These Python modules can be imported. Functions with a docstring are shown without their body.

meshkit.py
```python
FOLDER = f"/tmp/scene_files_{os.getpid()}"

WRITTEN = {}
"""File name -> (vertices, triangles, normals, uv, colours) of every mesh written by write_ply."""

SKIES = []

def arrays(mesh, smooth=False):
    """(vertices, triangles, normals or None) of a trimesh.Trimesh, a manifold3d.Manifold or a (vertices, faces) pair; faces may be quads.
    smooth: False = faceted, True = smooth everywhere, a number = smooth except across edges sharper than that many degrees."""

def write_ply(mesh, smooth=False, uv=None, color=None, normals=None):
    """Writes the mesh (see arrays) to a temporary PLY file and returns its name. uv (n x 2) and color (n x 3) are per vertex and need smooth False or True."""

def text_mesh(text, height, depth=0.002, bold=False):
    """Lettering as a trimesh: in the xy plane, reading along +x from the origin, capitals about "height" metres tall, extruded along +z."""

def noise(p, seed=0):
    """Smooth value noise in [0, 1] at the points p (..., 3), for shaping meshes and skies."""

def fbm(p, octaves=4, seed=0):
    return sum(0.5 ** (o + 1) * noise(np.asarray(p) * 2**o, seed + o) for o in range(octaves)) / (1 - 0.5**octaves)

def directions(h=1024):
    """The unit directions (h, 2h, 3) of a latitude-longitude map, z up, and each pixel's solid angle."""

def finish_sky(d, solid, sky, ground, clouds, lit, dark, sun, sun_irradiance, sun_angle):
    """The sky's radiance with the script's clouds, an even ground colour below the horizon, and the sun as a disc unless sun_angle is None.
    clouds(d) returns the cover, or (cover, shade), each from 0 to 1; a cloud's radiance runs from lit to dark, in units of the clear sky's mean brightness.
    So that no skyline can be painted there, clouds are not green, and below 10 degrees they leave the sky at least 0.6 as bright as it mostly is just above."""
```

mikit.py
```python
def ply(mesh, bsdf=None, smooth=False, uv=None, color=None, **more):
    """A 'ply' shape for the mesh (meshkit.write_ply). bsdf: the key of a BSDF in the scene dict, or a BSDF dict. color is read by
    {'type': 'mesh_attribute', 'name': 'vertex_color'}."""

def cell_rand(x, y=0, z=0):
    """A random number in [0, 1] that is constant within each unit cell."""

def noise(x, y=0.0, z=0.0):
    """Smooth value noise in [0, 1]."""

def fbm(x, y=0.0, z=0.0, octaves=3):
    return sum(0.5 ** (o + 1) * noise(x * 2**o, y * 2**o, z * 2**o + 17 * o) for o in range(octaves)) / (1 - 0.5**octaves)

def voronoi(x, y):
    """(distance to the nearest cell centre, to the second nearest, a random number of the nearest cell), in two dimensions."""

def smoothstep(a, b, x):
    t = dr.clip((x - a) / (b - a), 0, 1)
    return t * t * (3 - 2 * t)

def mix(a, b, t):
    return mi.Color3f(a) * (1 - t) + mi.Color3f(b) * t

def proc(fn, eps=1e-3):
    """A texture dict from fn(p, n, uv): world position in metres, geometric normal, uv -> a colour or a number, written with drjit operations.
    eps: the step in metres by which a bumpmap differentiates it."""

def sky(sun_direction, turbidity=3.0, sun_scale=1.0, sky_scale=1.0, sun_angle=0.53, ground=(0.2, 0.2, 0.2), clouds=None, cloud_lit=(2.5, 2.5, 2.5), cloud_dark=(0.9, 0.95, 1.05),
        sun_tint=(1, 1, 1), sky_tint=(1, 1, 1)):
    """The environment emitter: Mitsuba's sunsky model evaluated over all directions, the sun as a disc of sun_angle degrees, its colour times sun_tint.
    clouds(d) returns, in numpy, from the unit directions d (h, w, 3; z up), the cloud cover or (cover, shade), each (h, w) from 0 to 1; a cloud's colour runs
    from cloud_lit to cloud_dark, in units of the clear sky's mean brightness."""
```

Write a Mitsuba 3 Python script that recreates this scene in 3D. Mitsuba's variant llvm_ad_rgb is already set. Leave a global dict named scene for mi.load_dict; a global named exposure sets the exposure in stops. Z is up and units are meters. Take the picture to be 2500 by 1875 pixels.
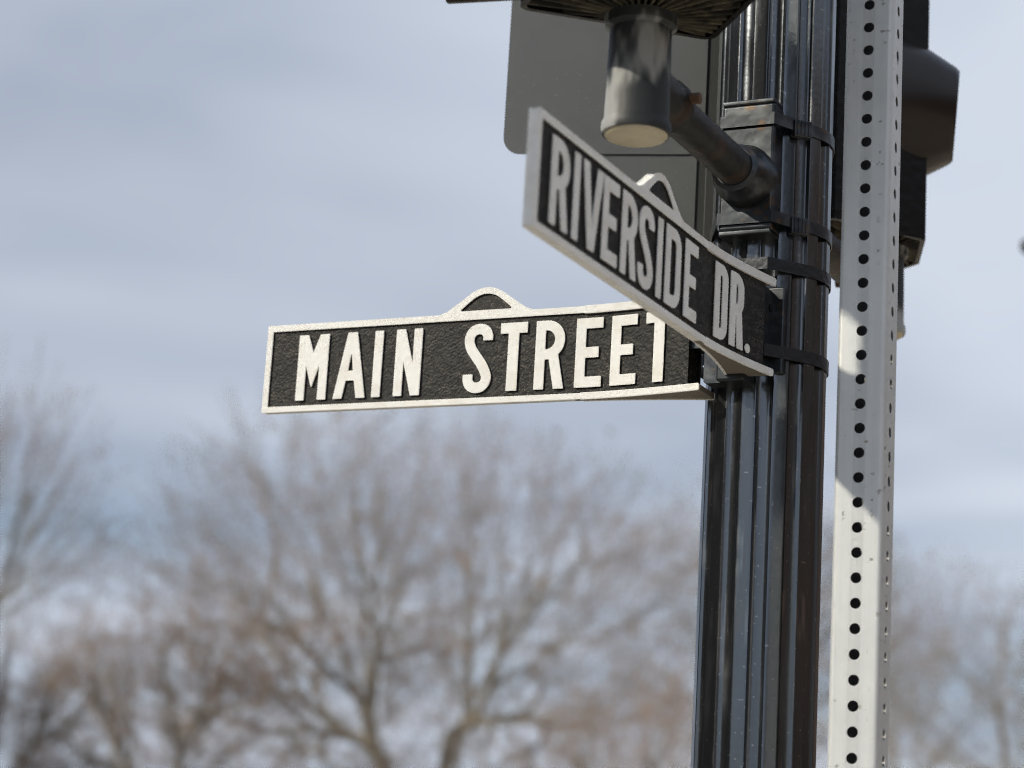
import math
import numpy as np
import trimesh
import manifold3d as m3
from shapely.geometry import Polygon, LineString, Point, box as sbox
from shapely import affinity
from shapely.ops import unary_union
import drjit as dr
import mitsuba as mi
import mikit
from mikit import noise, fbm, smoothstep, mix, voronoi, cell_rand
import meshkit

T = mi.ScalarTransform4f
scene, labels = {}, {}

# ------------------------------------------------------------------ camera, sky, exposure
EYE = 1.65                                     # eye height; things below were measured relative to the eye
PITCH, ROLL = 0.2215650, 0.0594804
fw = np.array([0, math.cos(PITCH), math.sin(PITCH)])
up = np.array([0, -math.sin(PITCH), math.cos(PITCH)])
cam_up = -math.sin(ROLL) * np.array([1.0, 0, 0]) + math.cos(ROLL) * up
scene["camera"] = {
    "type": "thinlens", "fov": math.degrees(2 * math.atan(1250 / 5350)), "fov_axis": "x",
    "aperture_radius": 0.0086, "focus_distance": 2.38, "near_clip": 0.05, "far_clip": 3000.0,
    "to_world": T().look_at(origin=[0, 0, EYE], target=[float(fw[0]), float(fw[1]), float(EYE + fw[2])], up=[float(v) for v in cam_up]),
}
SUN_AZ, SUN_EL = math.radians(64), math.radians(32)      # to the left of the camera, a little behind it
sun_dir = [-math.sin(SUN_AZ) * math.cos(SUN_EL), -math.cos(SUN_AZ) * math.cos(SUN_EL), math.sin(SUN_EL)]


def cloud_deck(d):
    """Streaky stratocumulus over the whole sky: long soft bands, thinner gaps of pale blue."""
    z = np.maximum(d[..., 2], 0.03)
    px, py = d[..., 0] / (z + 0.12), d[..., 1] / (z + 0.12)
    a = math.radians(-12)
    qx, qy = px * math.cos(a) + py * math.sin(a), -px * math.sin(a) + py * math.cos(a)
    w = meshkit.fbm(np.stack([qx * 0.8, qy * 0.8, 0 * qx + 3.1], -1), 3, 5)
    s = meshkit.fbm(np.stack([qx * 0.9 + 1.6 * w + 19.7, qy * 1.35 + 1.5 * w + 3.73, 0 * qx + 13.42], -1), 6, 11)
    b = meshkit.fbm(np.stack([qx * 0.75 + 10.73, qy * 0.6 + 10.42, 0 * qx + 28.7], -1), 5, 23)
    cover = np.clip(0.82 + 1.2 * (s - 0.46), 0.35, 1)
    shade = np.clip(0.46 + 2.3 * (b - 0.5) - 1.3 * (s - 0.5), 0, 1)
    return cover, shade


scene["sky"] = mikit.sky(sun_dir, turbidity=3, sun_scale=0.85, sun_angle=1.4, sun_tint=(0.87, 1.01, 1.24), clouds=cloud_deck,
                         cloud_lit=(2.62, 2.86, 3.27), cloud_dark=(1.42, 1.64, 2.06), ground=(0.2, 0.19, 0.17))
exposure = 1.6


# ------------------------------------------------------------------ materials
def rgb(*c):
    return {"type": "rgb", "value": list(c)}


def principled(base, rough, **kw):
    b = {"type": "principled", "base_color": base if isinstance(base, dict) else rgb(*base), "roughness": rough}
    b.update(kw)
    return b


def bumped(inner, fn, scale, eps=4e-4):
    return {"type": "bumpmap", "arbitrary": mikit.proc(fn, eps=eps), "scale": scale, "bsdf": inner}


def two(b):
    return {"type": "twosided", "bsdf": b}


def n3(p, f, o=3, s=0.0):
    return fbm(p.x * f + s, p.y * f + s * 1.7, p.z * f - s, o)


def c_white(p, n, uv):
    speck = smoothstep(0.70, 0.80, n3(p, 420, 2, 3.0)) * smoothstep(0.45, 0.62, n3(p, 32, 3, 8.0))
    tone = n3(p, 60, 3, 1.0)
    c = mix((0.86, 0.865, 0.85), (0.80, 0.79, 0.755), smoothstep(0.42, 0.75, tone))
    return mix(c, (0.36, 0.29, 0.19), speck * 0.4)


scene["white_paint"] = two(bumped(principled(mikit.proc(c_white), 0.55, specular=0.4), lambda p, n, uv: n3(p, 240, 2), 0.0002))


def c_panel(p, n, uv):
    c = mix((0.018, 0.018, 0.018), (0.040, 0.038, 0.036), smoothstep(0.45, 0.72, n3(p, 190, 3, 5.0)))
    worn = smoothstep(0.74, 0.82, noise(p.x * 620 + 9, p.y * 620, p.z * 620)) * smoothstep(0.40, 0.60, n3(p, 26, 2, 11.0))
    return mix(c, (0.17, 0.150, 0.125), worn * 0.8)


scene["black_cast"] = two(principled(mikit.proc(c_panel), 0.55, specular=0.25))


def c_pole(p, n, uv):
    speck = smoothstep(0.88, 0.93, noise(p.x * 330, p.y * 330, p.z * 260))
    streak = smoothstep(0.58, 0.74, fbm(p.x * 130, p.y * 130, p.z * 9, 3)) * smoothstep(0.50, 0.66, n3(p, 16, 3, 4.0))
    c = mix((0.130, 0.143, 0.159), (0.170, 0.182, 0.197), fbm(p.x * 60, p.y * 60, p.z * 6, 3))
    c = mix(c, (0.30, 0.30, 0.30), streak * 0.7)
    return mix(c, (0.5, 0.5, 0.48), speck * 0.5)


def r_pole(p, n, uv):
    return 0.18 + 0.10 * smoothstep(0.45, 0.75, fbm(p.x * 90, p.y * 90, p.z * 14, 3))


scene["pole_paint"] = two(bumped(principled(mikit.proc(c_pole), mikit.proc(r_pole), metallic=0.96, specular=0.5),
                                 lambda p, n, uv: n3(p, 210, 2), 0.00009))
scene["strap_paint"] = two(bumped(principled((0.055, 0.058, 0.064), 0.40, metallic=0.8, specular=0.4), lambda p, n, uv: n3(p, 160, 2), 0.0006))


def c_bracket(p, n, uv):
    rust = smoothstep(0.62, 0.72, n3(p, 70, 3, 9.0))
    c = mix((0.060, 0.066, 0.074), (0.110, 0.118, 0.128), smoothstep(0.4, 0.7, n3(p, 55, 3, 2.0)))
    return mix(c, (0.16, 0.100, 0.055), rust * 0.5)


scene["bracket_paint"] = two(bumped(principled(mikit.proc(c_bracket), 0.34, metallic=0.9, specular=0.5), lambda p, n, uv: n3(p, 90, 2), 0.0003))


def c_hub(p, n, uv):
    chalk = smoothstep(0.40, 0.66, fbm(p.x * 55, p.y * 55, p.z * 16, 3))
    return mix((0.030, 0.035, 0.038), (0.36, 0.37, 0.37), chalk)


scene["hub_paint"] = two(principled(mikit.proc(c_hub), 0.5, specular=0.4))


def c_rustpipe(p, n, uv):
    rust = smoothstep(0.52, 0.70, n3(p, 45, 3, 6.0))
    c = mix((0.012, 0.013, 0.013), (0.026, 0.027, 0.027), n3(p, 90, 2, 1.0))
    return mix(c, (0.075, 0.038, 0.022), rust * 0.4)


scene["pipe_paint"] = two(bumped(principled(mikit.proc(c_rustpipe), 0.5, specular=0.4), lambda p, n, uv: n3(p, 200, 2), 0.0007))
scene["rust"] = two(principled((0.11, 0.062, 0.036), 0.8))


def c_cap(p, n, uv):
    return mix((0.50, 0.44, 0.31), (0.62, 0.56, 0.42), n3(p, 80, 3, 2.0))


scene["cap_dirt"] = two(principled(mikit.proc(c_cap), 0.8))
scene["signal_black"] = two(bumped(principled((0.005, 0.005, 0.005), 0.36, specular=0.25), lambda p, n, uv: n3(p, 120, 2), 0.0006))
scene["signal_bronze"] = two(principled((0.016, 0.010, 0.0075), 0.30, specular=0.45))


def c_rib(p, n, uv):
    return mix((0.028, 0.027, 0.023), (0.13, 0.115, 0.080), smoothstep(0.35, 0.65, n3(p, 60, 3, 2.0)))


scene["rib_dust"] = two(principled(mikit.proc(c_rib), 0.7))


post_mid, post_ax = (0.3635, 2.1900), (math.cos(math.radians(23.5)), -math.sin(math.radians(23.5)))


def c_galv(p, n, uv):
    streak = fbm(p.x * 330, p.y * 330, p.z * 5, 3)
    blot = n3(p, 28, 3, 2.0)
    c = mix((0.57, 0.59, 0.60), (0.73, 0.75, 0.755), 0.6 * streak + 0.4 * blot)
    grime = smoothstep(0.66, 0.78, n3(p, 150, 3, 7.0)) * smoothstep(0.5, 0.64, fbm(p.x * 60, p.y * 60, p.z * 12, 3))
    across = (p.x - float(post_mid[0])) * float(post_ax[0]) + (p.y - float(post_mid[1])) * float(post_ax[1])
    seam = smoothstep(0.0072, 0.0058, dr.abs(across + 0.0012 * (noise(p.z * 7.0) - 0.5)))
    c = c * (1 - 0.10 * seam)
    scratch = smoothstep(0.80, 0.88, fbm(p.x * 900, p.y * 900, p.z * 45, 2)) * smoothstep(0.55, 0.7, n3(p, 17, 2, 12.0))
    c = mix(c, (0.36, 0.37, 0.37), scratch * 0.7)
    return mix(c, (0.24, 0.22, 0.18), grime * 0.8)


def r_galv(p, n, uv):
    return 0.34 + 0.22 * fbm(p.x * 300, p.y * 300, p.z * 8, 3)


scene["galvanised"] = two(principled(mikit.proc(c_galv), mikit.proc(r_galv), metallic=0.30, specular=0.5))
scene["darkened_zinc"] = two({"type": "roughconductor", "distribution": "ggx", "alpha": 0.18, "specular_reflectance": rgb(0.28, 0.28, 0.29)})  # low reflectance puts the shade inside the post into the metal colour
scene["shaded_grimy_paint"] = two(principled((0.17, 0.150, 0.122), 0.7))  # dirty white paint, darkened further to carry shade under the flared blade ends
scene["weathered_wood"] = two(principled((0.16, 0.125, 0.095), 0.9))


def c_signback(p, n, uv):
    speck = smoothstep(0.86, 0.90, noise(p.x * 420, p.y * 420, p.z * 420)) * smoothstep(0.5, 0.65, n3(p, 12, 2, 4.0))
    c = mix((0.118, 0.124, 0.127), (0.142, 0.149, 0.152), n3(p, 14, 3, 3.0))
    return mix(c, (0.42, 0.42, 0.42), speck * 0.25)


scene["sign_back"] = two(principled(mikit.proc(c_signback), 0.45, metallic=0.3, specular=0.4))
scene["rail_metal"] = two(principled((0.13, 0.135, 0.13), 0.25, metallic=0.6, specular=0.5))


def c_bark(p, n, uv):
    return mix((0.21, 0.187, 0.150), (0.34, 0.308, 0.255), fbm(p.x * 9, p.y * 9, p.z * 2.5, 3))


scene["bark"] = two(principled(mikit.proc(c_bark), 0.9))
scene["twig_bark"] = two(principled((0.29, 0.235, 0.190), 0.9))
scene["twig_bark_brown"] = two(principled((0.33, 0.25, 0.195), 0.9))
scene["dead_leaf"] = {"type": "principledthin", "base_color": rgb(0.42, 0.29, 0.20), "roughness": 0.8, "diff_trans": 0.7}


def c_asphalt(p, n, uv):
    return mix((0.040, 0.040, 0.041), (0.075, 0.074, 0.072), n3(p, 40, 3))


def c_paving(p, n, uv):
    return mix((0.38, 0.33, 0.265), (0.50, 0.44, 0.355), n3(p, 6, 4))


def c_grass(p, n, uv):
    return mix((0.10, 0.095, 0.045), (0.20, 0.17, 0.09), n3(p, 3, 4))


scene["asphalt"] = two(principled(mikit.proc(c_asphalt), 0.85))
scene["paving"] = two(principled(mikit.proc(c_paving), 0.85))
scene["dry_grass"] = two(principled(mikit.proc(c_grass), 0.95))
scene["mortar"] = two(principled((0.36, 0.33, 0.29), 0.9))
scene["window_glass"] = two(principled((0.03, 0.035, 0.04), 0.08, specular=0.6))
scene["lamp_black"] = two(principled((0.012, 0.013, 0.015), 0.4))


# ------------------------------------------------------------------ helpers
def put(key, mesh, bsdf, smooth=False):
    k, i = key, 0
    while k in scene:
        i += 1
        k = f"{key}_{i:03d}"
    scene[k] = mikit.ply(mesh, bsdf, smooth=smooth)
    return k


def name(key, label=None, category=None, group=None, kind=None):
    d = labels.setdefault(key, {})
    for a, b in (("label", label), ("category", category), ("group", group), ("kind", kind)):
        if b:
            d[a] = b


def polys(g):
    return [g] if g.geom_type == "Polygon" else [q for q in g.geoms if q.geom_type == "Polygon" and q.area > 1e-9]


def extrude(g, z0, z1, sub=None):
    ms = []
    for q in polys(g):
        m = trimesh.creation.extrude_polygon(q, z1 - z0, engine="earcut")
        m.apply_translation([0, 0, z0])
        ms.append(m)
    m = trimesh.util.concatenate(ms)
    if sub:
        v, f = trimesh.remesh.subdivide_to_size(m.vertices, m.faces, sub, max_iter=12)
        m = trimesh.Trimesh(v, f)
    return m


def raised(g, z0, z1, ch=0.0008, sub=None, sign=1):
    """A cast relief: a wall and a slightly smaller top, so its edges catch light as a chamfer."""
    if sign > 0:
        a, b = extrude(g, z0, z1 - ch * 0.6, sub), extrude(g.buffer(-ch * 0.9, join_style=2), z1 - ch, z1, sub)
    else:
        a, b = extrude(g, z0 + ch * 0.6, z1, sub), extrude(g.buffer(-ch * 0.9, join_style=2), z0, z0 + ch, sub)
    return trimesh.util.concatenate([a, b])


def bx(x0, x1, y0, y1, z0, z1):
    m = trimesh.creation.box([x1 - x0, y1 - y0, z1 - z0])
    m.apply_translation([(x0 + x1) / 2, (y0 + y1) / 2, (z0 + z1) / 2])
    return m


def rbox(x0, x1, y0, y1, z0, z1, r=0.002):
    s = m3.Manifold.sphere(r, 12)
    c = [s.translate([x, y, z]) for x in (x0 + r, x1 - r) for y in (y0 + r, y1 - r) for z in (z0 + r, z1 - r)]
    h = m3.Manifold.batch_hull(c).to_mesh()
    return trimesh.Trimesh(h.vert_properties[:, :3], h.tri_verts)


def frame_m(o, ex, ey, ez):
    m = np.eye(4)
    m[:3, 0], m[:3, 1], m[:3, 2], m[:3, 3] = ex, ey, ez, o
    return m


def moved(mesh, m):
    mesh = mesh.copy()
    mesh.apply_transform(m)
    return mesh


def lathe(profile, seg=48):
    return trimesh.creation.revolve(np.array(profile, float), sections=seg)


def tube_between(a, b, r, seg=32):
    a, b = np.asarray(a, float), np.asarray(b, float)
    m = trimesh.creation.cylinder(r, segment=[a, b], sections=seg)
    return m


def along(a, b, profile, seg=40):
    """A lathe profile (radius, distance) turned about the axis from a towards b."""
    a, b = np.asarray(a, float), np.asarray(b, float)
    m = lathe(profile, seg)
    m.apply_transform(trimesh.geometry.align_vectors([0, 0, 1], (b - a) / np.linalg.norm(b - a)))
    m.apply_translation(a)
    return m


Z = np.array([0, 0, 1.0])
G1 = np.array([math.cos(-0.4556245), math.sin(-0.4556245), 0])      # along the MAIN STREET blade
G2 = np.array([math.cos(1.1141232), math.sin(1.1141232), 0])        # along the RIVERSIDE DR. blade
E = np.array([0, 0, EYE])

# ------------------------------------------------------------------ ground
gm = sbox(-400, -400, 400, 1500)
put("ground", extrude(sbox(-900, -900, 900, 900), -0.30, -0.004), "dry_grass")
put("pavement", extrude(sbox(-3.2, -40, 9.98, 40), -0.2, 0.0), "paving")
put("road", extrude(sbox(-14, -60, -3.21, 120), -0.25, -0.12), "asphalt")
for k in ("ground", "pavement", "road"):
    name(k, kind="structure")

# ------------------------------------------------------------------ the brick building across the pavement, right of the frame
def c_brick(p, n, uv):
    row = dr.floor(p.z / 0.075)
    along_ = dr.select(dr.abs(n.x) > 0.5, p.y, p.x) + 0.11 * (row - 2 * dr.floor(row / 2))
    fz, fy = p.z / 0.075 - row, along_ / 0.22 - dr.floor(along_ / 0.22)
    joint = dr.select((fz < 0.13) | (fy < 0.045), 1.0, 0.0)
    c = mix((0.075, 0.046, 0.038), (0.12, 0.075, 0.060), cell_rand(dr.floor(along_ / 0.22), row, 3))
    return mix(c, (0.16, 0.150, 0.138), joint)


scene["brickwork"] = two(principled(mikit.proc(c_brick), 0.9))


def brick_block(key, x_face, depth, y0, y1, h, label):
    """A plain shop block along the street; x_face is its street front, depth runs away from the street."""
    sg = 1 if depth > 0 else -1
    xs = lambda a, b: (min(x_face + sg * a, x_face + sg * b), max(x_face + sg * a, x_face + sg * b))
    wins = [sbox(y, z, y + 1.1, z + 1.6) for z in ((3.7, 7.3) if h > 10 else (3.7,)) for y in np.arange(y0 + 1.4, y1 - 1.5, 2.6)] + [sbox(y, 0.7, y + 1.9, 2.7) for y in np.arange(y0 + 1.0, y1 - 2, 2.9)]
    face = extrude(sbox(y0, 0, y1, h).difference(unary_union(wins)), 0, 0.3)
    fx = np.array([x_face if sg > 0 else x_face - 0.3, 0, 0])
    face = moved(face, frame_m(fx, np.array([0, 1.0, 0]), Z, np.array([1.0, 0, 0])))
    put(key + "__wall", trimesh.util.concatenate([face, bx(*xs(0.31, abs(depth)), y0, y1, 0, h - 0.02)]), "brickwork")
    put(key + "__cornice", bx(*xs(-0.18, abs(depth) + 0.1), y0 - 0.1, y1 + 0.1, h + 0.002, h + 0.25), "mortar")
    for w_ in wins:
        a, z0, b, z1 = w_.bounds
        put(key + "__window", bx(*xs(0.12, 0.15), a, b, z0, z1), "window_glass")
    name(key, label, "building")


brick_block("brick_building", 10.0, 9.0, -34.0, 26.0, 6.2, "low brick building across the pavement at the right, outside the frame")
brick_block("brick_building_001", -17.0, -10.0, -12.0, 32.0, 11.0, "long brick building across the street at the left, outside the frame")

# ------------------------------------------------------------------ the fluted pole
PC = np.array([0.2815, 2.370, 0])
R = 0.0672
POLE_TOP = 3.55


def pole_section(r, n=12, bar=14.0, depth=0.0050, phase=14.0):
    """Flat-topped ribs with concave flutes between; angles from the direction towards the camera, turning right."""
    pts = []
    for k in range(n):
        c = phase + 30.0 * k
        for t in (-1, -0.86, -0.43, 0, 0.43, 0.86, 1):
            lip = 0.0005 if abs(t) == 1 else 0.0
            pts.append((c + t * bar / 2, (r - 0.0002) * math.cos(math.radians(bar / 2)) / math.cos(math.radians(t * bar / 2)) - lip))
        g0 = c + bar / 2
        for t in np.linspace(0, 1, 13)[1:-1]:
            e = 1 - (2 * t - 1) ** 2
            pts.append((g0 + t * (30 - bar), r - 0.0005 - depth * math.sqrt(max(e, 0)) ** 1.0))
    cam = math.atan2(-PC[1], -PC[0])
    return np.array([(q * math.cos(cam + math.radians(a)), q * math.sin(cam + math.radians(a))) for a, q in pts])


def pole_angle(deg):
    cam = math.atan2(-PC[1], -PC[0]) + math.radians(deg)
    return np.array([math.cos(cam), math.sin(cam), 0])


shaft = extrude(Polygon(pole_section(R)), 0.55, POLE_TOP)
shaft.apply_translation(PC)
put("fluted_pole__shaft", shaft, "pole_paint", smooth=32)
base = lathe([(0.0, 0.0), (0.20, 0.0), (0.20, 0.06), (0.17, 0.09), (0.155, 0.30), (0.12, 0.36), (0.095, 0.50), (0.085, 0.52), (0.085, 0.56), (0.0, 0.56)])
base.apply_translation(PC)
put("fluted_pole__base", base, "pole_paint", smooth=35)
name("fluted_pole", "glossy black fluted metal pole that carries both street name blades", "pole")

# ------------------------------------------------------------------ the perforated square post
QY = math.radians(23.5)
PX, PN = np.array([math.cos(QY), -math.sin(QY), 0]), np.array([-math.sin(QY), -math.cos(QY), 0])
post_c = np.array([0.3534, 2.1667, 0]) - PN * 0.0254
HOLE_Z = 0.9211 + EYE
INCH = 0.0254


def rounded_square(h, r):
    return sbox(-h + r, -h + r, h - r, h - r).buffer(r, quad_segs=6)


def perforated(h_out, wall, z0, z1, hole_r):
    out = m3.CrossSection([np.array(rounded_square(h_out, 0.0052).exterior.coords)[:-1]]) if False else None
    o = np.array(rounded_square(h_out, 0.0052).exterior.coords)[:-1][::-1]
    i = np.array(rounded_square(h_out - wall, 0.0034).exterior.coords)[:-1][::-1]
    body = m3.Manifold.extrude(m3.CrossSection([o], m3.FillRule.NonZero), z1 - z0) - m3.Manifold.extrude(m3.CrossSection([i], m3.FillRule.NonZero), z1 - z0)
    body = body.translate([0, 0, z0])
    cyl = []
    k0 = int(math.ceil((z0 + 0.012 - HOLE_Z) / INCH))
    k1 = int(math.floor((z1 - 0.012 - HOLE_Z) / INCH))
    one = m3.Manifold.cylinder(4 * h_out, hole_r, hole_r, 28, True)
    ay, ax = one.rotate([90, 0, 0]), one.rotate([0, 90, 0])
    for k in range(k0, k1 + 1):
        z = HOLE_Z + k * INCH
        cyl += [ay.translate([0, 0, z]), ax.translate([0, 0, z])]
    m = (body - m3.Manifold.compose([c for c in cyl[0::2]]) - m3.Manifold.compose([c for c in cyl[1::2]])).to_mesh()
    return trimesh.Trimesh(m.vert_properties[:, :3], m.tri_verts)


post = moved(perforated(0.0254, 0.0006, 0.0, 3.2, 0.0056), frame_m(post_c, PX, -PN, Z))
shade_lining = moved(perforated(0.02479, 0.0021, 0.001, 3.199, 0.00555), frame_m(post_c, PX, -PN, Z))  # inner tube added darker than the zinc so the holes look shaded
put("perforated_post__shade_lining", shade_lining, "darkened_zinc", smooth=25)
put("perforated_post__tube", post, "galvanised", smooth=25)
name("perforated_post", "square galvanised steel post with a row of punched round holes right of the black pole", "sign post")

# ------------------------------------------------------------------ the two cast street name blades
TH = 0.0105          # thickness over both frame faces
UJ = 0.418          # where the blade starts to flare towards its pole bracket
UP = 0.550          # end of the dark panel
UE = 0.566          # end of the rails


def flare(u):
    return 0.019 * np.clip((u - UJ) / 0.14, 0, 1.2) ** 1.6


def warp(mesh):
    v = np.array(mesh.vertices)
    f = flare(v[:, 0])
    v[:, 2] += np.where(v[:, 2] > -TH / 2, f, -f)
    return trimesh.Trimesh(v, mesh.faces, process=False)


def smooth_curve(pts, n=8, closed=False):
    p = np.array(pts, float)
    q = np.vstack([2 * p[0] - p[1], p, 2 * p[-1] - p[-2]])
    out = []
    for i in range(1, len(q) - 2):
        for t in np.linspace(0, 1, n, endpoint=False):
            a, b, c, d = q[i - 1:i + 3]
            out.append(0.5 * (2 * b + (c - a) * t + (2 * a - 5 * b + 4 * c - d) * t * t + (3 * b - 3 * c + d - a) * t ** 3))
    out.append(p[-1])
    return np.array(out)


def arch_out(c):
    h = [(-0.0590, 0.0925), (-0.0575, 0.0950), (-0.0500, 0.0978), (-0.0415, 0.1035), (-0.0300, 0.1110), (-0.0190, 0.1188), (-0.0090, 0.1230), (0, 0.1242)]
    h = h + [(-x, y) for x, y in h[-2::-1]]
    return Polygon([(c + x, y) for x, y in smooth_curve(h, 6)])


def arch_in(c):
    h = [(-0.0345, 0.0972), (-0.0250, 0.1050), (-0.0150, 0.1124), (-0.0070, 0.1158), (0, 0.1167)]
    h = h + [(-x, y) for x, y in h[-2::-1]]
    return Polygon([(c + x, y) for x, y in smooth_curve(h, 6)]).buffer(-0.0012).buffer(0.0012)


LH, SW = 0.080, 0.0122


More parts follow.
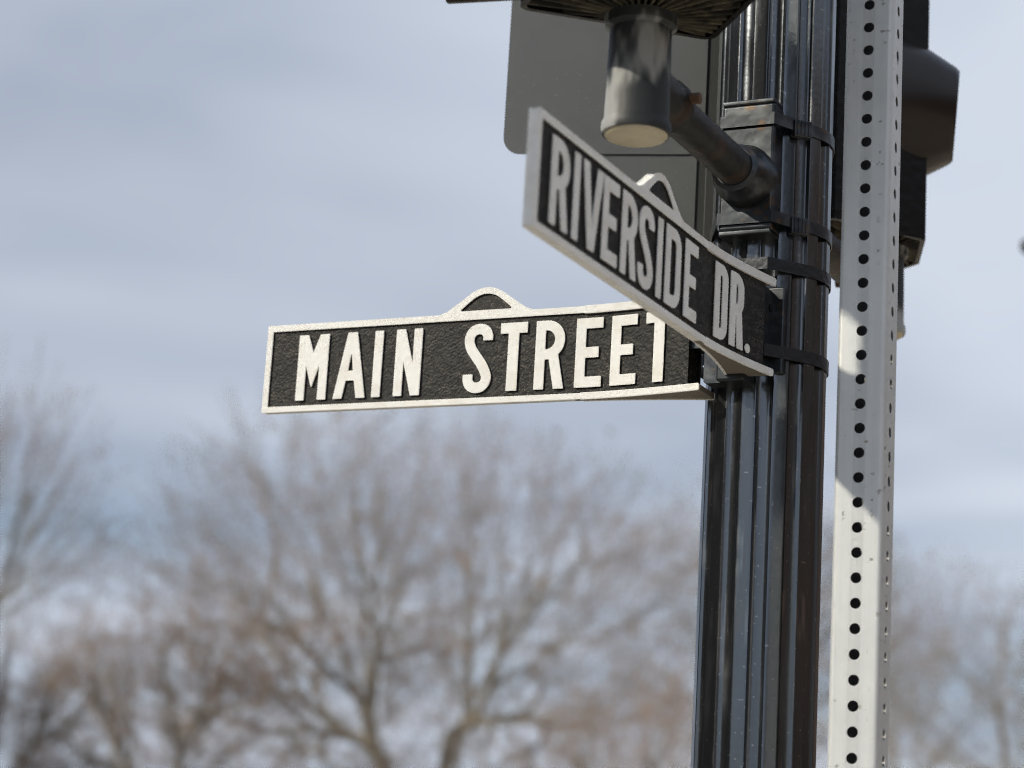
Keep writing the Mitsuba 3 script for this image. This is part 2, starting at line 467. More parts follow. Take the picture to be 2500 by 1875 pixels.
def letter(ch, w):
    h, s = LH, SW
    line = lambda pts, ww=s: LineString(pts).buffer(ww / 2, cap_style=2, join_style=2)
    if ch == "I":
        return sbox(0, 0, w, h)
    if ch == "T":
        return unary_union([sbox(0, h - 0.0125, w, h), sbox(w / 2 - 0.0067, 0, w / 2 + 0.0067, h)])
    if ch == "E":
        return unary_union([sbox(0, 0, s, h), sbox(0, 0, w, 0.0122), sbox(0, h - 0.0122, w, h), sbox(0, 0.0340, w - 0.0045, 0.0462)])
    if ch == "M":
        c = w / 2
        return unary_union([sbox(0, 0, 0.0116, h), sbox(w - 0.0116, 0, w, h), Polygon([(0.0012, h), (0.0125, h), (c, 0.0580), (w - 0.0125, h), (w - 0.0012, h), (w - 0.0070, 0.056), (c + 0.0004, 0.0161), (c - 0.0004, 0.0161), (0.0070, 0.056)])])
    if ch == "N":
        return unary_union([sbox(0, 0, 0.0112, h), sbox(w - 0.0112, 0, w, h), Polygon([(0.0, h), (0.0118, h), (w, 0), (w - 0.0118, 0)])])
    if ch == "A":
        a = 0.0064
        c = w / 2
        outer = Polygon([(0, 0), (0.0120, 0), (c - a + 0.0060, 0.0210 + 0.0), (c + a - 0.0060, 0.0210), (w - 0.0120, 0), (w, 0), (c + a, h), (c - a, h)])
        body = Polygon([(0, 0), (w, 0), (c + a, h), (c - a, h)])
        leg = (c - a) / h                      # x of the outer edge per height
        cut_low = Polygon([(0.0120, -0.001), (0.0120 + leg * 0.0215, 0.0215), (w - 0.0120 - leg * 0.0215, 0.0215), (w - 0.0120, -0.001)])
        cut_top = Polygon([(0.0120 + leg * 0.0335, 0.0335), (w - 0.0120 - leg * 0.0335, 0.0335), (c + 0.0006, 0.0530), (c - 0.0006, 0.0530)])
        return body.difference(cut_low).difference(cut_top)
    if ch == "V":
        c = w / 2
        return Polygon([(0, h), (0.0125, h), (c, 0.0230), (w - 0.0125, h), (w, h), (c + 0.0068, 0), (c - 0.0068, 0)])
    if ch == "D":
        r = min(w * 0.5, 0.0190)
        o = sbox(0, 0, w - r, h).union(sbox(0, r, w, h - r)).union(Point(w - r, r).buffer(r, 12)).union(Point(w - r, h - r).buffer(r, 12))
        ri = max(min(r - s, (w - 2 * s) * 0.5), 0.002)
        x0, x1, y0, y1 = s, w - s, 0.0120, h - 0.0120
        i = sbox(x0, y0, x1 - ri, y1).union(sbox(x0, y0 + ri, x1, y1 - ri)).union(Point(x1 - ri, y0 + ri).buffer(ri, 12)).union(Point(x1 - ri, y1 - ri).buffer(ri, 12))
        return o.difference(i).intersection(sbox(0, 0, w, h))
    if ch == "R":
        y0 = 0.0345
        hh = h - y0
        r = min(hh / 2 - 0.0005, w - s - 0.001)
        o = sbox(0, y0, w - r - 0.0008, h).union(sbox(0, y0 + r, w - 0.0008, h - r)).union(Point(w - r - 0.0008, y0 + r).buffer(r, 12)).union(Point(w - r - 0.0008, h - r).buffer(r, 12))
        ri = max(r - s + 0.001, 0.003)
        xi, yi0, yi1 = w - 0.0008 - s, y0 + 0.0120, h - 0.0115
        i = sbox(s, yi0, xi - ri, yi1).union(sbox(s, yi0 + ri, xi, yi1 - ri)).union(Point(xi - ri, yi0 + ri).buffer(ri, 12)).union(Point(xi - ri, yi1 - ri).buffer(ri, 12))
        legp = Polygon([(w * 0.42, y0 + 0.008), (w * 0.42 + 0.0125, y0 + 0.008), (w, 0), (w - 0.0126, 0)])
        return unary_union([o.difference(i), sbox(0, 0, s, h), legp]).intersection(sbox(0, 0, w, h))
    if ch == "S":
        k = w / 0.0358
        c = [(0.0296, 0.0610), (0.0294, 0.0668), (0.0258, 0.0726), (0.0182, 0.0748), (0.0106, 0.0724), (0.0066, 0.0662), (0.0064, 0.0585), (0.0096, 0.0505), (0.0160, 0.0418), (0.0232, 0.0322),
             (0.0284, 0.0225), (0.0296, 0.0150), (0.0258, 0.0080), (0.0180, 0.0054), (0.0104, 0.0078), (0.0066, 0.0140), (0.0063, 0.0215)]
        return LineString([(x * k, y) for x, y in smooth_curve(c, 6)]).buffer(0.0062, cap_style=2, join_style=1)
    if ch == ".":
        return Point(0.0050, 0.0050).buffer(0.0050, 12)


def panel_sheet(win, w0, seed, sign=1, step=0.0008):
    """The pebbled face of the casting, as a fine relief."""
    x0, y0, x1, y1 = win.bounds
    nx, ny = int((x1 - x0) / step), int((y1 - y0) / step)
    gx, gy = np.meshgrid(np.linspace(x0, x1, nx), np.linspace(y0, y1, ny), indexing="ij")
    q = np.stack([gx, gy, 0 * gx], -1)
    z = 0.0010 * (meshkit.fbm(q * 640, 2, seed) - 0.5) + 0.0004 * (meshkit.fbm(q * 60, 2, seed + 7) - 0.5)
    v = np.stack([gx, gy, w0 + sign * z], -1).reshape(-1, 3)
    i, j = np.meshgrid(np.arange(nx - 1), np.arange(ny - 1), indexing="ij")
    a = i * ny + j
    f = np.stack([a, a + ny, a + ny + 1, a + 1], -1).reshape(-1, 4)
    f = np.vstack([f[:, [0, 1, 2]], f[:, [0, 2, 3]]])
    if sign < 0:
        f = f[:, ::-1]
    return trimesh.Trimesh(v, f, process=False)


def blade(key, origin, ux, normal, ac, text, seed):
    M = frame_m(origin + E, ux, Z, normal)
    if np.linalg.det(M[:3, :3]) < 0:
        raise ValueError
    V0, V1, VI0, VI1 = -0.0131, 0.0942, -0.0062, 0.0864
    outline = sbox(0, V0, UJ, V1).buffer(-0.0018).buffer(0.0018, quad_segs=4).union(sbox(0.05, V0, UJ, V1)).union(arch_out(ac))
    window = sbox(0.0078, VI0, UJ + 0.05, VI1)
    ring = outline.difference(window).difference(arch_in(ac))
    depth = 0.0034
    top = 0.0013
    fm = trimesh.util.concatenate([raised(ring, -top, 0.0, 0.0006, 0.03), raised(ring, -TH, -TH + top, 0.0006, 0.03, -1)])
    put(key + "__frame", moved(warp(fm), M), "white_paint", smooth=20)
    walls = ring.buffer(-0.0001).difference(outline.exterior.buffer(0.0030))
    wm = trimesh.util.concatenate([extrude(walls, -depth - 0.001, -top - 0.0001, 0.03), extrude(walls, -TH + top + 0.0001, -TH + depth + 0.001, 0.03)])
    put(key + "__frame_wall", moved(warp(wm), M), "black_cast", smooth=20)
    rim = outline.buffer(-0.0009)
    rim = rim.difference(rim.buffer(-0.0028)).difference(sbox(UJ - 0.004, -1, 1, 1))
    put(key + "__rim", moved(extrude(rim, -TH + top - 0.0003, -top + 0.0003, 0.02), M), "white_paint", smooth=20)
    body = outline.union(sbox(0.05, V0, UP, V1)).buffer(-0.0016)
    core = extrude(body, -TH + depth + 0.0009, -depth - 0.0009, 0.02)
    put(key + "__core", moved(warp(core), M), "black_cast", smooth=20)
    for a, b in ((V0 + 0.0004, VI0 - 0.0004), (VI1 + 0.0004, V1 - 0.0004)):
        put(key + "__web", moved(warp(extrude(sbox(UJ - 0.01, a, UE - 0.001, b), -TH + 0.0016, -0.0016, 0.012)), M), "shaded_grimy_paint", smooth=20)
    rails = [(V1 - 0.0086, V1 + 0.0006), (V0 - 0.0006, VI0 + 0.0004)]
    for a, b in rails:
        for sgn in (1, -1):
            rp = sbox(UJ - 0.002, a, UE, b).buffer(-0.0022).buffer(0.0022, quad_segs=4)
            rm = raised(rp, -0.0022, 0.0009, 0.0008, 0.012) if sgn > 0 else raised(rp, -TH - 0.0009, -TH + 0.0022, 0.0008, 0.012, -1)
            put(key + "__rail", moved(warp(rm), M), "white_paint", smooth=30)
    put(key + "__panel", moved(warp(panel_sheet(sbox(0.0070, VI0 - 0.0008, UP, VI1 + 0.0008), -0.0030, seed)), M), "black_cast", smooth=True)
    put(key + "__panel", moved(warp(panel_sheet(sbox(0.0070, VI0 - 0.0008, UP, VI1 + 0.0008), -TH + 0.0030, seed + 1, -1, 0.0022)), M), "black_cast", smooth=True)
    x0, y0, x1, y1 = arch_in(ac).bounds
    put(key + "__arch_panel", moved(panel_sheet(sbox(x0 - 0.0005, y0 - 0.0005, x1 + 0.0005, y1), -0.0044, seed + 2), M).slice_plane([0, 0, 0], [0, 0, 1]) if False else
        moved(extrude(arch_in(ac).buffer(0.0004), -TH + 0.0029, -0.0029, 0.004), M), "black_cast", smooth=20)
    for ch, a, b in text:
        g = affinity.translate(letter(ch, b - a), a, 0)
        g = g.buffer(-0.0007, join_style=1).buffer(0.0007, join_style=1, quad_segs=3) if ch != "." else g
        k = put(key + "__letter", moved(warp(raised(g, -0.0012, 0.0001, 0.0006, 0.02)), M), "white_paint", smooth=25)
        put(k + "__side", moved(warp(extrude(g.buffer(-0.00015), -0.0042, -0.0011, 0.02)), M), "black_cast")
    return M


main_text = [("M", .0455, .0868), ("A", .0968, .1402), ("I", .1488, .1602), ("N", .1776, .2122), ("S", .2678, .3036), ("T", .3132, .3472), ("R", .3582, .3952),
             ("E", .4083, .4413), ("E", .4522, .4846), ("T", .4955, .5300)]
river_text = [("R", .0315, .0700), ("I", .0797, .0915), ("V", .0988, .1440), ("E", .1458, .1815), ("R", .1905, .2280), ("S", .2316, .2695), ("I", .2797, .2915), ("D", .3012, .3412),
              ("E", .3530, .3875), ("D", .4368, .4672), ("R", .4735, .5035), (".", .5085, .5185)]
MAIN_N, RIVER_N = np.array([G1[1], -G1[0], 0]), np.array([G2[1], -G2[0], 0])
M_main = blade("street_sign", np.array([-0.2977, 2.5709, 0.5385]), G1, MAIN_N, 0.2925, main_text, 3)
M_river = blade("street_sign_001", np.array([0.0097, 1.7811, 0.5525]), G2, RIVER_N, 0.2845, river_text, 30)
name("street_sign", "sunlit black cast street sign with white letters MAIN STREET", "street sign", "cast street name blades on the pole")
name("street_sign_001", "shaded black cast street sign with letters RIVERSIDE DR. pointing towards the viewer", "street sign", "cast street name blades on the pole")


def saddle(key, M, notch):
    """The cast pole bracket between a blade's rails."""
    w0, w1 = -TH / 2 - 0.0135, -TH / 2 + 0.0135
    prof = sbox(0.546, -0.004, 0.612, 0.088)
    if notch:
        prof = prof.difference(sbox(0.540, -0.01, 0.566, 0.036))
    m = extrude(prof.buffer(-0.003).buffer(0.003), w0, w1)
    put(key + "__saddle", moved(m, M), "bracket_paint", smooth=30)
    plate = rbox(0.586, 0.618, -0.006, 0.092, -TH / 2 - 0.030, -TH / 2 + 0.030, 0.003)
    put(key + "__saddle_foot", moved(plate, M), "bracket_paint", smooth=30)
    hole = moved(along([0.585, 0.068, w1 - 0.002], [0.585, 0.068, 1], [(0, 0), (0.0048, 0), (0.0048, 0.0035), (0.0034, 0.0042), (0, 0.0042)], 6), M)
    put(key + "__bolt", hole, "signal_black", smooth=25)


saddle("street_sign", M_main, True)
saddle("street_sign_001", M_river, False)

# ------------------------------------------------------------------ straps round the pole
circle = Point(PC[0], PC[1]).buffer(R + 0.0004, 40)
g1, g2 = G1[:2], G2[:2]


def rect_about(c, d, wdt, n0, n1):
    """A rectangle reaching from n0 to n1 along d from c, wdt wide."""
    t = np.array([-d[1], d[0]])
    return Polygon([c + d * n0 - t * wdt / 2, c + d * n1 - t * wdt / 2, c + d * n1 + t * wdt / 2, c + d * n0 + t * wdt / 2])


pc2 = PC[:2]


def strap(z, extra=None, h=0.0135, t=0.0010):
    inner = circle if extra is None else unary_union([circle, extra]).convex_hull
    ring = inner.buffer(t, quad_segs=6).difference(inner)
    return extrude(ring, z - h / 2, z + h / 2)


foot_near = rect_about(pc2, -g2, 0.062, 0, R + 0.022)
foot_far = rect_about(pc2, g2, 0.062, 0, R + 0.022)
river_foot = rect_about(pc2, -g2, 0.050, 0, R + 0.012)
main_foot = rect_about(pc2, -g1, 0.050, 0, R + 0.012)
for z, ex in ((0.829, unary_union([foot_near, foot_far])), (0.717, unary_union([foot_near, foot_far])), (0.667, unary_union([river_foot, main_foot])), (0.570, unary_union([river_foot, main_foot]))):
    put("fluted_pole__strap", strap(z + EYE, ex), "strap_paint" if z < 0.7 else "bracket_paint", smooth=25)
for z in (0.829, 0.717):
    for a in (24,):
        d = pole_angle(a)
        t = np.array([-d[1], d[0], 0])
        m = rbox(-0.011, 0.011, -0.002, 0.0085, -0.0095, 0.0095, 0.0015)
        slots = [bx(x - 0.0012, x + 0.0012, 0.0080, 0.0096, -0.0085, 0.0085) for x in (-0.007, -0.0025, 0.002, 0.0065)]
        k = put("fluted_pole__buckle", moved(trimesh.util.concatenate([m] + slots), frame_m(PC + d * (R + 0.0035) + Z * (z + EYE - 0.004), -t, d, Z)), "bracket_paint", smooth=30)

# ------------------------------------------------------------------ signal heads on two arms
SC = 1.0175
ARM_Z = 0.763 + EYE


def signal_mount(key, sgn, k_hub, bottom, house_z):
    """The pipe arm from the pole, its clamp block and the vertical hub under the head."""
    d = sgn * G2
    t = np.array([-d[1], d[0], 0])
    hub = PC + d * k_hub
    a0 = PC + d * (R + 0.004)
    FM = frame_m(PC, t, d, Z)
    block = m3.Manifold.batch_hull([m3.Manifold.sphere(0.004, 16).translate([x, y, z]) for x in (-0.027, 0.027) for y in (R - 0.012, R + 0.016) for z in (ARM_Z - 0.056, ARM_Z + 0.082)]).to_mesh()
    put(key + "__clamp_block", moved(trimesh.Trimesh(block.vert_properties[:, :3], block.tri_verts), FM), "bracket_paint", smooth=30)
    for z in (ARM_Z + 0.088, ARM_Z - 0.062):
        put(key + "__clamp_lip", moved(rbox(-0.030, 0.030, R - 0.014, R + 0.021, z - 0.0028, z + 0.0028, 0.0015), FM), "bracket_paint", smooth=30)
    put(key + "__arm_collar", along(PC + d * (R + 0.012) + Z * ARM_Z, PC + d * 2 + Z * ARM_Z, [(0, 0), (0.034, 0), (0.034, 0.020), (0.031, 0.027), (0.0285, 0.034), (0.0265, 0.046), (0.0215, 0.049), (0, 0.049)]), "bracket_paint", smooth=30)
    put(key + "__arm_pipe", tube_between(PC + d * (R + 0.03) + Z * ARM_Z, hub + Z * ARM_Z, 0.0205), "pipe_paint", smooth=40)
    put(key + "__arm_elbow", along(hub - d * 0.085 + Z * ARM_Z, hub + Z * ARM_Z, [(0, 0), (0.0235, 0), (0.0275, 0.003), (0.0275, 0.014), (0.0250, 0.018), (0.0262, 0.050), (0.0290, 0.085), (0, 0.085)]), "pipe_paint", smooth=35)
    r = 0.0318
    put(key + "__hub", moved(lathe([(0, bottom + 0.002), (r + 0.0016, bottom + 0.002), (r + 0.0026, bottom + 0.006), (r + 0.0020, bottom + 0.013), (r, bottom + 0.016), (r - 0.0012, house_z - 0.012), (r + 0.0035, house_z - 0.008), (r + 0.0045, house_z + 0.002), (0, house_z + 0.002)], 56),
        frame_m(hub, G1, G2, Z)), "hub_paint", smooth=35)
    put(key + "__hub_cap", moved(lathe([(0, bottom - 0.001), (r - 0.003, bottom - 0.001), (r - 0.001, bottom + 0.001), (r - 0.001, bottom + 0.004), (0, bottom + 0.004)], 48), frame_m(hub, G1, G2, Z)), "cap_dirt", smooth=30)
    for off, zz in ((t * 0.030 - d * 0.074, 0.004),):
        put(key + "__bolt", moved(along([0, 0, 0], [0, 0, 1], [(0, -0.006), (0.0058, -0.006), (0.0058, 0.004), (0.0042, 0.0055), (0, 0.0055)], 6), frame_m(hub + off + Z * (ARM_Z + zz), d, Z, np.cross(d, Z))), "rust", smooth=25)
    put(key + "__bolt", moved(along([0, 0, 0], [0, 0, 1], [(0, -0.006), (0.0065, -0.006), (0.0065, 0.005), (0.0045, 0.0065), (0, 0.0065)], 6), frame_m(PC + t * (0.0265 if sgn < 0 else -0.0265) + d * (R + 0.021) + Z * (ARM_Z + 0.004), t, Z, np.cross(t, Z))), "rust", smooth=25)
    return hub


def ribbed_bottom(key, hub, poly, z, ax, ay, n, tall, rim=0.006):
    """The open ribbed underside of a head: a recessed plate, a rim and thin webs running out from the hub."""
    FM = frame_m(hub, ax, ay, Z)
    put(key + "__housing", moved(trimesh.util.concatenate([extrude(poly, z + 0.016, z + tall), extrude(poly.difference(poly.buffer(-rim)), z, z + 0.017)]), FM), "signal_black", smooth=30)
    inner = poly.buffer(-rim + 0.001)
    for k in range(n):
        a = 2 * math.pi * (k + 0.5) / n
        ray = LineString([(0.033 * math.cos(a), 0.033 * math.sin(a)), (0.5 * math.cos(a), 0.5 * math.sin(a))]).intersection(inner)
        if ray.is_empty or ray.geom_type != "LineString" or ray.length < 0.006:
            continue
        put(key + "__rib", moved(extrude(ray.buffer(0.0010, cap_style=2), z + 0.001, z + 0.0165), FM), "rib_dust")


# the nearer head, over the RIVERSIDE blade
hubA = signal_mount("traffic_signal", -1, 0.400, 0.7045 + EYE, 0.8245 + EYE)
ea, eb = np.array([math.cos(math.radians(15)), math.sin(math.radians(15)), 0]), np.array([-math.sin(math.radians(15)), math.cos(math.radians(15)), 0])
polyA = Polygon([(-0.120, -0.172), (0.083, -0.172), (0.083, 0.023), (-0.120, 0.023)]).buffer(-0.013).buffer(0.013, quad_segs=5)
ribbed_bottom("traffic_signal", hubA, polyA, 0.8250 + EYE, ea, eb, 40, 0.70)
va, vb = np.array([-0.192, 0.010, 0]), np.array([-0.040, -0.034, 0])
vl = np.linalg.norm(vb - va)
put("traffic_signal__visor", moved(rbox(0, vl, -0.004, 0.004, 0.8345 + EYE, 1.25 + EYE, 0.002), frame_m(hubA + va, (vb - va) / vl, np.cross(Z, (vb - va) / vl), Z)), "signal_bronze", smooth=30)
name("traffic_signal", "dark signal head with ribbed underside on a rusty pipe arm above the RIVERSIDE blade", "traffic signal")

# the farther head, behind the perforated post
hubB = signal_mount("traffic_signal_001", 1, 0.432, 0.7140 + EYE, 0.8290 + EYE)
polyB = Polygon([(-0.081, -0.130), (0.047, -0.060), (0.060, 0.050), (0.047, 0.074), (-0.030, 0.090), (-0.115, 0.03), (-0.14, -0.09)])
ribbed_bottom("traffic_signal_001", hubB, polyB, 0.8290 + EYE, np.array([1.0, 0, 0]), np.array([0, 1.0, 0]), 32, 0.75)
vis_c = np.array([0.461, 2.745, 1.016 + EYE])
vd = np.array([math.sin(math.radians(100)), math.cos(math.radians(100)), -0.06])
vd /= np.linalg.norm(vd)
put("traffic_signal_001__visor", along(vis_c, vis_c + vd, [(0.104, 0.0), (0.103, 0.012), (0.086, 0.060), (0.064, 0.098), (0.059, 0.103), (0.0575, 0.103), (0.062, 0.097), (0.084, 0.058), (0.101, 0.0)], 64), "signal_bronze", smooth=50)
put("traffic_signal_001__lens", along(vis_c, vis_c + vd, [(0, 0.020), (0.06, 0.012), (0.098, 0.0), (0.098, -0.004), (0, -0.004)], 48), "signal_black", smooth=40)
name("traffic_signal_001", "black signal head with round hood and ribbed base half hidden behind the perforated post", "traffic signal")

# ------------------------------------------------------------------ flat sign backs behind the pole
TD = math.radians(-10)
UD = np.array([math.cos(TD), math.sin(TD), 0])
ND = np.array([UD[1], -UD[0], 0])
FMp = frame_m(np.array([0.2, 2.5, 0]) + E, UD, Z, ND)
up_poly = sbox(-0.2315, 0.8580, 0.0130, 1.25).buffer(-0.021).buffer(0.021, quad_segs=8)
put("sign_plate", moved(extrude(up_poly, -0.0010, 0.0010), FMp), "sign_back", smooth=30)
name("sign_plate", "large grey sheet metal plate with rounded corner behind the nearer signal head", "sign")
lo_poly = sbox(-0.122, 0.738, 0.0050, 0.8640).buffer(-0.006).buffer(0.006, quad_segs=6)
put("sign_plate_001", moved(extrude(lo_poly, -0.0032, -0.0014), FMp), "sign_back", smooth=30)
name("sign_plate_001", "small lighter grey plate hanging below the large plate, left of the pole", "sign")
rail_m = trimesh.util.concatenate([moved(rbox(-0.030, 0.060, 0.70, 1.30, -0.028, -0.0040, 0.002), FMp), moved(rbox(0.0160, 0.060, 0.701, 1.299, -0.024, -0.0020, 0.001), FMp)])
put("mounting_rail", rail_m, "rail_metal", smooth=30)
name("mounting_rail", "flat dark metal rail beside the pole that the grey plates are fixed to", "rail")

# ------------------------------------------------------------------ unseen timber pole, added left to shade the outer end of the nearer blade
put("added_shade_pole__shaft", along([-2.37, 0.615, 0], [-2.37, 0.615, 1], [(0, 0), (0.125, 0), (0.10, 7.5), (0, 7.52)], 28), "weathered_wood", smooth=40)
put("added_shade_pole__crossarm", bx(-2.43, -2.31, -0.40, 1.80, 6.7, 6.82), "weathered_wood")
name("added_shade_pole", "unseen timber pole added at the left, outside the frame, to shade the end of the RIVERSIDE blade", "utility pole")

# ------------------------------------------------------------------ lamp at the right edge
LP = np.array([1.425, 6.0, 1.845 + EYE])
put("street_lamp__lamp_head", along(LP, LP + np.array([1, 0.1, 0.02]), [(0, 0.0), (0.016, 0.006), (0.045, 0.05), (0.075, 0.14), (0.085, 0.26), (0.06, 0.40), (0.03, 0.44), (0, 0.44)], 24), "lamp_black", smooth=40)
put("street_lamp__arm", tube_between(LP + np.array([0.42, 0.042, 0.008]), LP + np.array([1.5, 0.15, 0.03]), 0.025, 16), "lamp_black", smooth=40)
put("street_lamp__pole", tube_between([LP[0] + 1.5, LP[1] + 0.15, 0], [LP[0] + 1.5, LP[1] + 0.15, LP[2] + 0.3], 0.06, 20), "lamp_black", smooth=40)
name("street_lamp", "dark pointed lamp tip poking in at the right edge against the sky", "street lamp")


# ------------------------------------------------------------------ bare trees
def tubes(P0, P1, R0, R1, sides):
    P0, P1 = np.asarray(P0, float), np.asarray(P1, float)
    R0, R1 = np.asarray(R0, float), np.asarray(R1, float)
    d = P1 - P0
    d /= np.linalg.norm(d, axis=1, keepdims=True) + 1e-12
    a = np.cross(d, np.where(np.abs(d[:, 2:]) < 0.9, [0, 0, 1.0], [1.0, 0, 0]))
    a /= np.linalg.norm(a, axis=1, keepdims=True) + 1e-12
    b = np.cross(d, a)
    ang = np.arange(sides) * 2 * np.pi / sides
    off = np.cos(ang)[None, :, None] * a[:, None] + np.sin(ang)[None, :, None] * b[:, None]
    lo, hi = P0[:, None] + R0[:, None, None] * off, P1[:, None] + R1[:, None, None] * off
    n = len(P0)
    v = np.concatenate([lo, hi], 1).reshape(-1, 3)
    j = np.arange(sides)
    q = np.stack([j, (j + 1) % sides, (j + 1) % sides + sides, j + sides], -1)
    q = (q[None] + (np.arange(n) * 2 * sides)[:, None, None]).reshape(-1, 4)
    return trimesh.Trimesh(v, np.vstack([q[:, [0, 1, 2]], q[:, [0, 2, 3]]]), process=False)


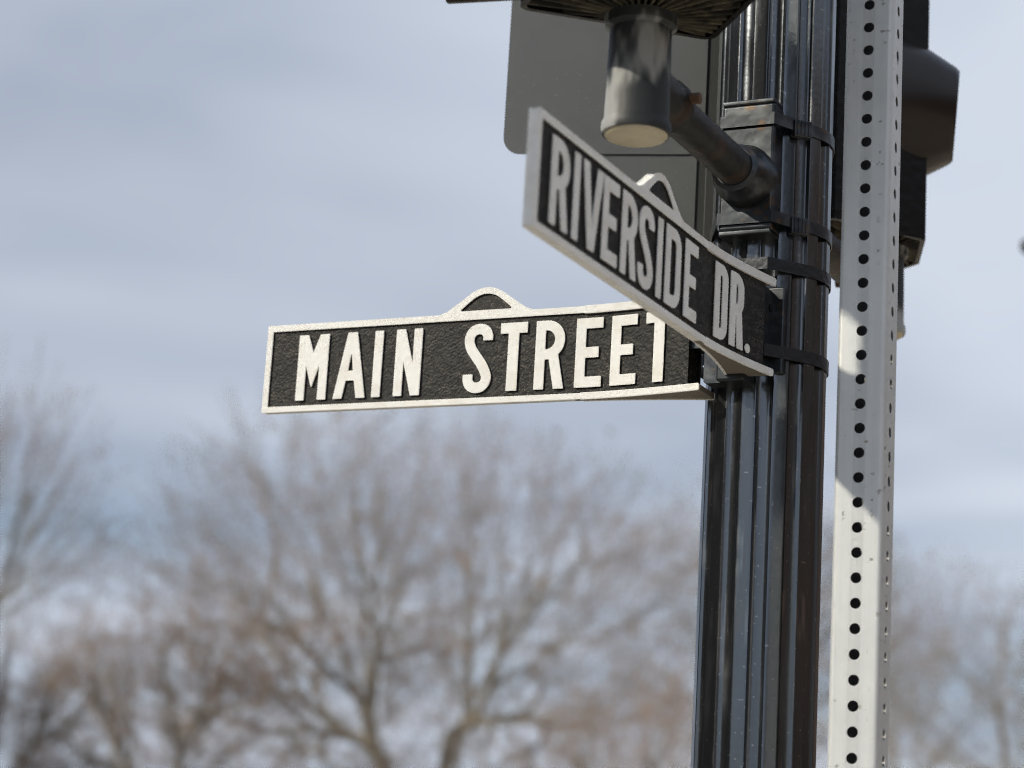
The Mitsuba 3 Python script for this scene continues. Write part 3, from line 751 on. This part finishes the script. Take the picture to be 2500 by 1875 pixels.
def bare_tree(key, seed, base, fork, crown, tips, label, r_tip=0.0046, leaves=0, twig="twig_bark", first="x", shell=0.45, lean=0.0, trunks=None, group=None):
    """A leafless tree: its twig ends fill a lumpy crown, and limbs, branches and twigs run back from them to the fork,
    thicker the more twig ends they carry."""
    rng = np.random.default_rng(seed)
    base = np.asarray(base, float)
    cx, cz, rx, rz = crown
    cen = base + np.array([cx, 0, cz])
    pts = []
    while len(pts) < tips:
        d = rng.normal(0, 1, (tips, 3))
        d /= np.linalg.norm(d, axis=1, keepdims=True)
        lump = 0.72 + 0.5 * meshkit.fbm(d * 1.7 + seed, 3, seed)
        u = rng.uniform(0, 1, (tips, 1)) ** shell
        q = cen + d * u * lump[:, None] * np.array([rx, rx * 0.85, rz])
        ok = (q[:, 2] > fork + 0.35 + 0.50 * np.hypot(q[:, 0] - base[0], q[:, 1] - base[1])) & (meshkit.noise(q * 1.25 + 5, seed + 3) > 0.40)
        pts += list(q[ok])
    pts = np.array(pts[:tips])
    runs = {0: [], 1: [], 2: [], 3: []}
    rad = lambda n: r_tip * max(n, 1) ** 0.415

    def chain(p, d, q, n0, level, k):
        """A curved run of k pieces from p (heading d) to q."""
        L = np.linalg.norm(q - p)
        c = p + d * L * 0.42
        last, out, r0 = p, [], rad(n0)
        side = rng.normal(0, 0.035 * L, 3)
        for i in range(1, k + 1):
            t = i / k
            x = (1 - t) ** 2 * p + 2 * t * (1 - t) * c + t * t * q + side * math.sin(math.pi * t)
            out.append((last, x, r0 * (1 - 0.16 * (i - 1) / k), r0 * (1 - 0.16 * i / k)))
            last = x
        runs[level].append(out)
        e = q - out[-1][0]
        return e / (np.linalg.norm(e) + 1e-9)

    def grow(p, d, idx, depth):
        n = len(idx)
        level = 1 if n > tips * 0.075 else 2 if n > tips * 0.008 else 3
        if n <= 2:
            for i in idx:
                chain(p, d, pts[i], 1, 3, 2)
            return
        c = pts[idx].mean(0)
        dist = np.linalg.norm(pts[idx] - p, axis=1)
        far = p + (c - p) / (np.linalg.norm(c - p) + 1e-9) * np.percentile(dist, 12) * (rng.uniform(0.22, 0.34) if 0 < depth < 4 else rng.uniform(0.45, 0.75))
        if trunks and depth == 0:
            far = p + np.array([0, 0, 0.05])
        if trunks and depth == 1:
            far = base + np.array([trunks[0] if c[0] < cen[0] else trunks[1], 0, trunks[2] * rng.uniform(0.85, 1.1)])
        d2 = chain(p, d, far, n, level, 3 if level < 3 else 2)
        if trunks and depth == 1:
            d2 = np.array([0, 0, 1.0])
        v = pts[idx] - far
        v = v / (np.linalg.norm(v, axis=1, keepdims=True) + 1e-9)
        ax = np.linalg.svd(v - v.mean(0), full_matrices=False)[2][0] if n > 3 else rng.normal(0, 1, 3)
        if depth == 0 and first == "x":
            ax = np.array([1.0, 0.2, 0])
        t = v @ ax + rng.normal(0, 0.04, n)
        cut = np.quantile(t, rng.uniform(0.34, 0.66))
        for part in (idx[t <= cut], idx[t > cut]):
            if len(part):
                m = pts[part].mean(0) - far
                m /= np.linalg.norm(m) + 1e-9
                nd = d2 * 0.55 + m * 0.6 + np.array([0, 0, 0.16])
                grow(far, nd / np.linalg.norm(nd), part, depth + 1)

    r_all = rad(tips)
    top = base + np.array([lean * fork, 0, fork])
    mid = base * 0.5 + top * 0.5
    runs[0].append([(base, mid, r_all * 1.5, r_all * 1.15), (mid, top, r_all * 1.15, r_all)])
    grow(top, np.array([lean, 0, 1.0]) / math.hypot(lean, 1), np.arange(tips), 0)
    cols = lambda s: [np.array(c) for c in zip(*s)]
    flat = lambda rs: [x for r in rs for x in r]
    put(key + "__trunk", tubes(*cols(flat(runs[0])), 10), "bark", smooth=True)
    for r in runs[1]:
        put(key + "__limb", tubes(*cols(r), 8), "bark", smooth=True)
    for nm, lv, sides, b in (("branch", 2, 5, "bark"), ("twig", 3, 3, twig)):
        name(put(key + "__" + nm, tubes(*cols(flat(runs[lv])), sides), b), kind="stuff")
    if leaves:
        clump = meshkit.noise(pts * 1.3, seed)
        pick = pts[np.argsort(-(clump + rng.uniform(0, 0.30, len(pts))))[:max(1, leaves // 3)]]
        c = np.repeat(pick, 3, 0) + rng.normal(0, 0.07, (3 * len(pick), 3))
        a, b = rng.normal(0, 1, c.shape), rng.normal(0, 1, c.shape)
        a /= np.linalg.norm(a, axis=1, keepdims=True)
        b -= a * (a * b).sum(1, keepdims=True)
        b /= np.linalg.norm(b, axis=1, keepdims=True)
        s = rng.uniform(0.03, 0.055, (len(c), 1))
        v = np.stack([c - a * s, c + b * s * 0.6, c + a * s, c - b * s * 0.6], 1).reshape(-1, 3)
        i = np.arange(len(c))[:, None] * 4
        f = np.vstack([i + np.array([[0, 1, 2]]), i + np.array([[0, 2, 3]])])
        name(put(key + "__leaf", trimesh.Trimesh(v, f, process=False), "dead_leaf"), kind="stuff")
    name(key, label, "tree", group)


def at(az, dist):
    return [dist * math.tan(math.radians(az)), dist, 0.0]


# crown = (centre to the right of the foot, centre height, half width, half height)
TREES = [
    dict(seed=7, base=at(-1.8, 30), fork=0.9, trunks=(-0.48, 0.40, 3.2), crown=(-0.35, 4.6, 4.9, 3.8), tips=7000, leaves=1800, label="wide bare tree with forked trunk under the MAIN STREET sign"),
    dict(seed=12, base=at(-14.6, 25), fork=2.4, crown=(0.60, 5.6, 1.9, 1.9), tips=700, leaves=60, r_tip=0.0046, lean=0.12, label="bare tree with thick bluish limbs at the left edge"),
    dict(seed=21, base=at(-8.4, 27), fork=1.3, crown=(0.0, 3.2, 2.1, 1.9), tips=1900, leaves=900, twig="twig_bark_brown", label="low brown tree with dry leaves at the lower left"),
    dict(seed=33, base=at(-12.4, 33), fork=1.4, crown=(0.0, 3.4, 2.7, 2.3), tips=2200, leaves=1200, twig="twig_bark_brown", label="low bushy brown tree in the lower left corner"),
    dict(seed=41, base=at(3.6, 26), fork=1.2, crown=(0.0, 2.9, 1.7, 1.6), tips=1400, leaves=700, twig="twig_bark_brown", label="low tree with orange leaf clumps left of the pole foot"),
    dict(seed=55, base=at(7.0, 38), fork=2.2, crown=(0.0, 5.9, 3.2, 3.8), tips=3200, leaves=300, label="bare tree partly hidden behind the black fluted pole"),
    dict(seed=61, base=at(13.6, 34), fork=1.8, crown=(0.0, 4.3, 3.2, 3.1), tips=1700, leaves=200, label="pale bare tree at the right edge beyond the perforated post"),
    dict(seed=72, base=at(10.6, 44), fork=2.0, crown=(0.0, 5.6, 2.6, 3.6), tips=1100, leaves=150, label="thin bare tree showing just right of the perforated post"),
]
for i, t in enumerate(TREES):
    bare_tree("bare_tree" if i == 0 else f"bare_tree_{i:03d}", group="bare winter trees behind the signs", **t)
